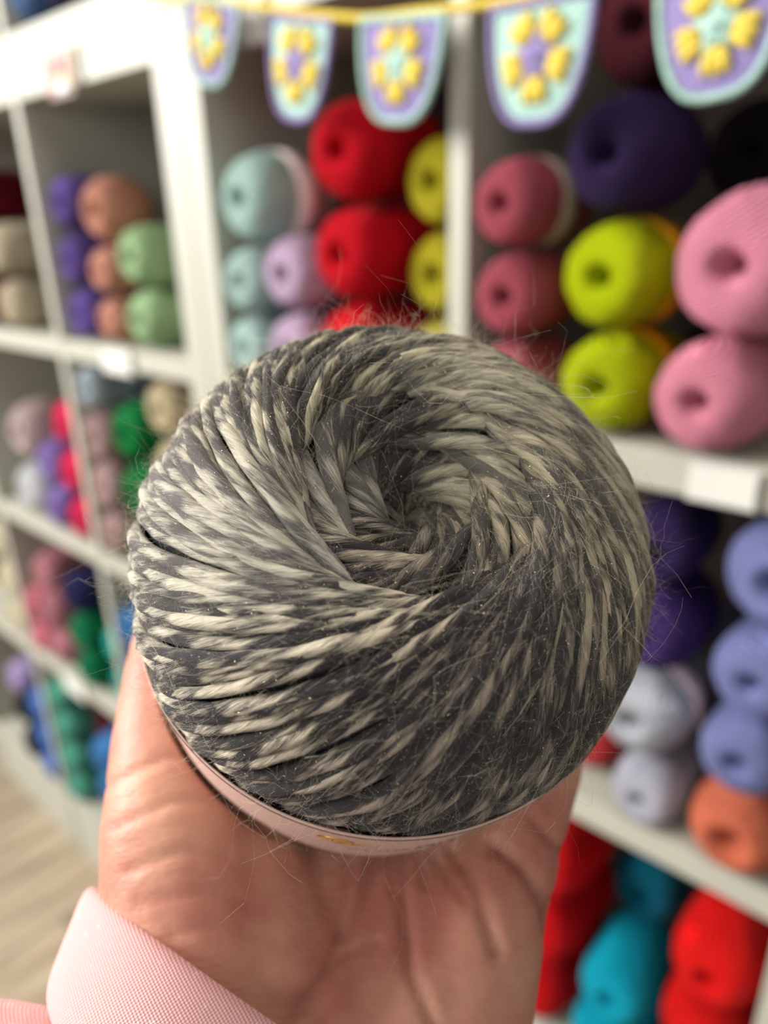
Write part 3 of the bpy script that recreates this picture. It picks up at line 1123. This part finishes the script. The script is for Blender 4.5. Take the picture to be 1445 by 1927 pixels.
# skin creases: grooves along lines on the palm
CR = []      # (polyline in picture position, depth m, width m)
CR += [([(712, 1600), (690, 1680), (650, 1760), (610, 1850), (560, 1925)], .0009, .0016),
       ([(760, 1600), (762, 1720), (775, 1830), (815, 1925)], .0008, .0014),
       ([(850, 1600), (900, 1680), (935, 1790)], .0009, .0016),
       ([(930, 1590), (990, 1635), (1030, 1700), (1040, 1760)], .0016, .0016),
       ([(1000, 1535), (1040, 1580), (1070, 1620)], .0009, .0012),
       ([(560, 1890), (640, 1800), (710, 1770)], .0005, .0010),
       ([(660, 1620), (650, 1700), (640, 1760)], .0005, .0010),
       ([(810, 1600), (850, 1660), (880, 1700)], .0005, .0010),
       ([(735, 1600), (740, 1680)], .0005, .0009), ([(785, 1600), (800, 1670)], .0005, .0009),
       ([(205, 1480), (300, 1430), (350, 1420)], .0004, .0010), ([(210, 1560), (320, 1510), (400, 1500)], .0004, .0010),
       ([(240, 1640), (340, 1600), (430, 1610)], .0004, .0010), ([(260, 1700), (380, 1680), (470, 1700)], .0003, .0010),
       ([(320, 1760), (430, 1740), (520, 1770)], .0003, .0010)]
co = np.zeros(len(ev.vertices) * 3, np.float32); ev.vertices.foreach_get('co', co); co = co.reshape(-1, 3)
no = np.zeros(len(ev.vertices) * 3, np.float32); ev.vertices.foreach_get('normal', no); no = no.reshape(-1, 3)
LMn = np.array(LM)
cc = co @ LMn.T + np.array(BC)
px = cc[:, 0] / -cc[:, 2] * F_PX + W_PX / 2
py = -cc[:, 1] / -cc[:, 2] * F_PX + H_PX / 2
facing = (no @ LMn.T)[:, 2] > .15
scale = -cc[:, 2] / F_PX
disp = np.zeros(len(co))
for pl_, dep, wid in CR:
    best = np.full(len(co), 1e9)
    for (x0, y0), (x1, y1) in zip(pl_[:-1], pl_[1:]):
        dx, dy = x1 - x0, y1 - y0
        t = np.clip(((px - x0) * dx + (py - y0) * dy) / (dx * dx + dy * dy), 0, 1)
        best = np.minimum(best, np.hypot(px - x0 - t * dx, py - y0 - t * dy))
    disp -= 1.5 * dep * np.exp(-(best * scale / wid) ** 2) * facing
co2 = co + no * disp[:, None]
# keep the skin just under the ball and its band
q = co2.copy()
rho = np.hypot(q[:, 0], q[:, 1])
inside_c = (rho < BR + .0012) & (q[:, 2] > BZ1 - .0008) & (q[:, 2] < BZ0)
f_ = np.where(inside_c, (BR + .0012) / np.maximum(rho, 1e-6), 1)
near_top = inside_c & (rho < R0 * .80)
q[:, 0] *= f_; q[:, 1] *= f_
el = (q[:, 0] / (R0 + .0008)) ** 2 + (q[:, 1] / (R0 + .0008)) ** 2 + (q[:, 2] / (H0 + .0008)) ** 2
k_ = np.where(el < 1, 1 / np.sqrt(np.maximum(el, 1e-6)), 1)
q *= k_[:, None]
ev.vertices.foreach_set('co', q.astype(np.float32).ravel())
ev.update()

# skin
sk, nt, p = new_mat('skin')
tc = N(nt, 'ShaderNodeTexCoord')
a1 = N(nt, 'ShaderNodeTexNoise'); a1.inputs['Scale'].default_value = 38; a1.inputs['Detail'].default_value = 4
a2 = N(nt, 'ShaderNodeTexNoise'); a2.inputs['Scale'].default_value = 260; a2.inputs['Detail'].default_value = 6
a3 = N(nt, 'ShaderNodeTexVoronoi'); a3.inputs['Scale'].default_value = 900
mp = N(nt, 'ShaderNodeMapping'); mp.inputs['Scale'].default_value = (.5, 1.3, 1)
nt.links.new(tc.outputs['Object'], mp.inputs[0])
nt.links.new(tc.outputs['Object'], a1.inputs['Vector'])
nt.links.new(mp.outputs[0], a2.inputs['Vector'])
nt.links.new(mp.outputs[0], a3.inputs['Vector'])
cr = N(nt, 'ShaderNodeValToRGB')
cr.color_ramp.elements[0].position = .36; cr.color_ramp.elements[0].color = srgb(206, 153, 128)
cr.color_ramp.elements[1].position = .62; cr.color_ramp.elements[1].color = srgb(180, 115, 98)
nt.links.new(a1.outputs['Fac'], cr.inputs[0])
nt.links.new(cr.outputs[0], p.inputs['Base Color'])
p.inputs['Roughness'].default_value = .5
p.inputs['Specular IOR Level'].default_value = .35
p.inputs['Subsurface Weight'].default_value = .35
p.inputs['Subsurface Radius'].default_value = (1.0, .35, .2)
p.inputs['Subsurface Scale'].default_value = .003
b1 = N(nt, 'ShaderNodeBump'); b1.inputs['Strength'].default_value = .35; b1.inputs['Distance'].default_value = .0006
nt.links.new(mth(nt, 'MULTIPLY_ADD', a3.outputs['Distance'], .35, a2.outputs['Fac']), b1.inputs['Height'])
nt.links.new(b1.outputs[0], p.inputs['Normal'])

per = empty('person', mat=WM @ Matrix.Translation(wr))
tag(per, 'person in a pink sleeve holding up the grey yarn ball, palm open', 'person')
hand = link('hand', ev, sk, per)
hand.location = -wr
hand['label'] = 'bare hand with creased palm cupping the ball'
nm_ = plain('nail', srgb(226, 176, 160), .25, spec=.5)
for pts, r in FING:
    tip, pre = pts[-1], pts[-2]
    d = (tip - pre).normalized()
    outw = (tip - Vector((0, 0, 0))).normalized()
    outw = (outw - d * outw.dot(d)).normalized()
    M = Matrix.Translation(tip + outw * r[-1] * .80 - wr + d * .001)
    rot3 = Matrix((d.cross(outw), d, outw)).transposed().to_4x4()
    bm = bmesh.new()
    bmesh.ops.create_icosphere(bm, subdivisions=3, radius=1, matrix=M @ rot3 @ Matrix.Diagonal((.0048, .0062, .0016, 1)))
    link('fingernail', bm_mesh('fingernail', bm), nm_, per)

# sleeve
ks, nt, p = new_mat('pink_jersey')
tc = N(nt, 'ShaderNodeTexCoord')
mp = N(nt, 'ShaderNodeMapping'); mp.inputs['Rotation'].default_value = (0, 0, math.radians(-37))
nt.links.new(tc.outputs['Object'], mp.inputs[0])
wv = N(nt, 'ShaderNodeTexWave', wave_type='BANDS', bands_direction='X'); wv.inputs['Scale'].default_value = 560
wv.inputs['Distortion'].default_value = .6; wv.inputs['Detail'].default_value = 2
w2 = N(nt, 'ShaderNodeTexWave', wave_type='BANDS', bands_direction='Y'); w2.inputs['Scale'].default_value = 640
w2.inputs['Distortion'].default_value = .8
nt.links.new(mp.outputs[0], wv.inputs['Vector']); nt.links.new(mp.outputs[0], w2.inputs['Vector'])
sn = N(nt, 'ShaderNodeTexNoise'); sn.inputs['Scale'].default_value = 500; sn.inputs['Detail'].default_value = 2
nt.links.new(tc.outputs['Object'], sn.inputs['Vector'])
hgt = mth(nt, 'MULTIPLY_ADD', w2.outputs['Fac'], .5, wv.outputs['Fac'])
mx = N(nt, 'ShaderNodeMix', data_type='RGBA')
mx.inputs[6].default_value = srgb(224, 162, 162); mx.inputs[7].default_value = srgb(243, 198, 195)
nt.links.new(mth(nt, 'MULTIPLY', hgt, .66, clamp=True), mx.inputs[0])
m2 = N(nt, 'ShaderNodeMix', data_type='RGBA')
nt.links.new(mth(nt, 'MULTIPLY', mth(nt, 'SUBTRACT', sn.outputs['Fac'], .66), 7, clamp=True), m2.inputs[0])
nt.links.new(mx.outputs[2], m2.inputs[6]); m2.inputs[7].default_value = srgb(250, 222, 222)
nt.links.new(m2.outputs[2], p.inputs['Base Color'])
b1 = N(nt, 'ShaderNodeBump'); b1.inputs['Strength'].default_value = .6; b1.inputs['Distance'].default_value = .0004
nt.links.new(hgt, b1.inputs['Height']); nt.links.new(b1.outputs[0], p.inputs['Normal'])
p.inputs['Roughness'].default_value = .95; p.inputs['Specular IOR Level'].default_value = .1
p.inputs['Sheen Weight'].default_value = .3; p.inputs['Sheen Tint'].default_value = srgb(250, 210, 214)


def sleeve():
    n = 96
    ends = [((205, 1700), (715, 2060), .0225, .0), ((178, 1674), (712, 2052), .0245, .0), ((168, 1690), (706, 2072), .0255, .0),
            ((150, 1745), (690, 2130), .026, .0), ((128, 1800), (668, 2190), .0265, .0), ((110, 1850), (645, 2250), .027, .0),
            ((112, 1888), (620, 2310), .0265, 0), ((140, 1930), (595, 2370), .0255, 0), ((128, 2010), (560, 2450), .027, 0), ((95, 2120), (510, 2560), .028, 0),
            ((60, 2260), (450, 2700), .028, 0)]
    V, Fc = [], []
    zl = -.050
    for (e0_, e1_, hz, _) in ends:
        A, B = loc(*e0_, zl), loc(*e1_, zl)
        c = (A + B) / 2
        u = (B - A) / 2
        for i in range(n):
            a = 2 * PI * i / n
            ca_, sa_ = math.cos(a), math.sin(a)
            fold = 1 + .012 * math.sin(a * 5 + e0_[1] * .01)
            V.append(c + u * ca_ * fold + Vector((0, 0, 1)) * hz * sa_ * fold)
    # further up the arm the sleeve runs on straight
    c9 = sum((Vector(v) for v in V[-n:]), Vector()) / n
    dr = (ax0 - wr).normalized()
    last = [Vector(v) for v in V[-n:]]
    for k in range(1, 6):
        for v in last:
            V.append(v + dr * .032 * k + (v - c9) * .03 * k * (1 + .3 * math.sin(k * 2.0)))
    m = len(ends) + 5
    for j in range(m - 1):
        for i in range(n):
            a, b = j * n + i, j * n + (i + 1) % n
            Fc.append((a, a + n, b + n, b))
    me = mesh('sleeve', [v - wr for v in V], Fc)
    return me


so = link('sleeve', sleeve(), ks, per)
sd = so.modifiers.new('cloth', 'SOLIDIFY'); sd.thickness = .0012; sd.offset = -1
sb = so.modifiers.new('round', 'SUBSURF'); sb.levels = 1; sb.render_levels = 2
so['label'] = 'pink knitted jersey sleeve pushed to the wrist'
# second fold of the same garment at the picture corner
fb = bmesh.new()
blob_chain(fb, [loc(q[0], q[1], -.052) - wr for q in ((140, 2560), (-60, 2420), (-150, 2230), (-150, 2060), (-50, 2002), (50, 2010), (130, 2080), (220, 2220))], [.016, .015, .014, .0115, .011, .0105, .0100, .012])
blob_chain(fb, [loc(60, 2190, -.054) - wr, loc(110, 2400, -.054) - wr], [.014, .018])
fo = link('sleeve_fold', bm_mesh('sleeve_fold', fb), ks, per)
r2 = fo.modifiers.new('fuse', 'REMESH'); r2.mode = 'VOXEL'; r2.voxel_size = .0014
s2 = fo.modifiers.new('soften', 'SMOOTH'); s2.iterations = 12; s2.factor = .6
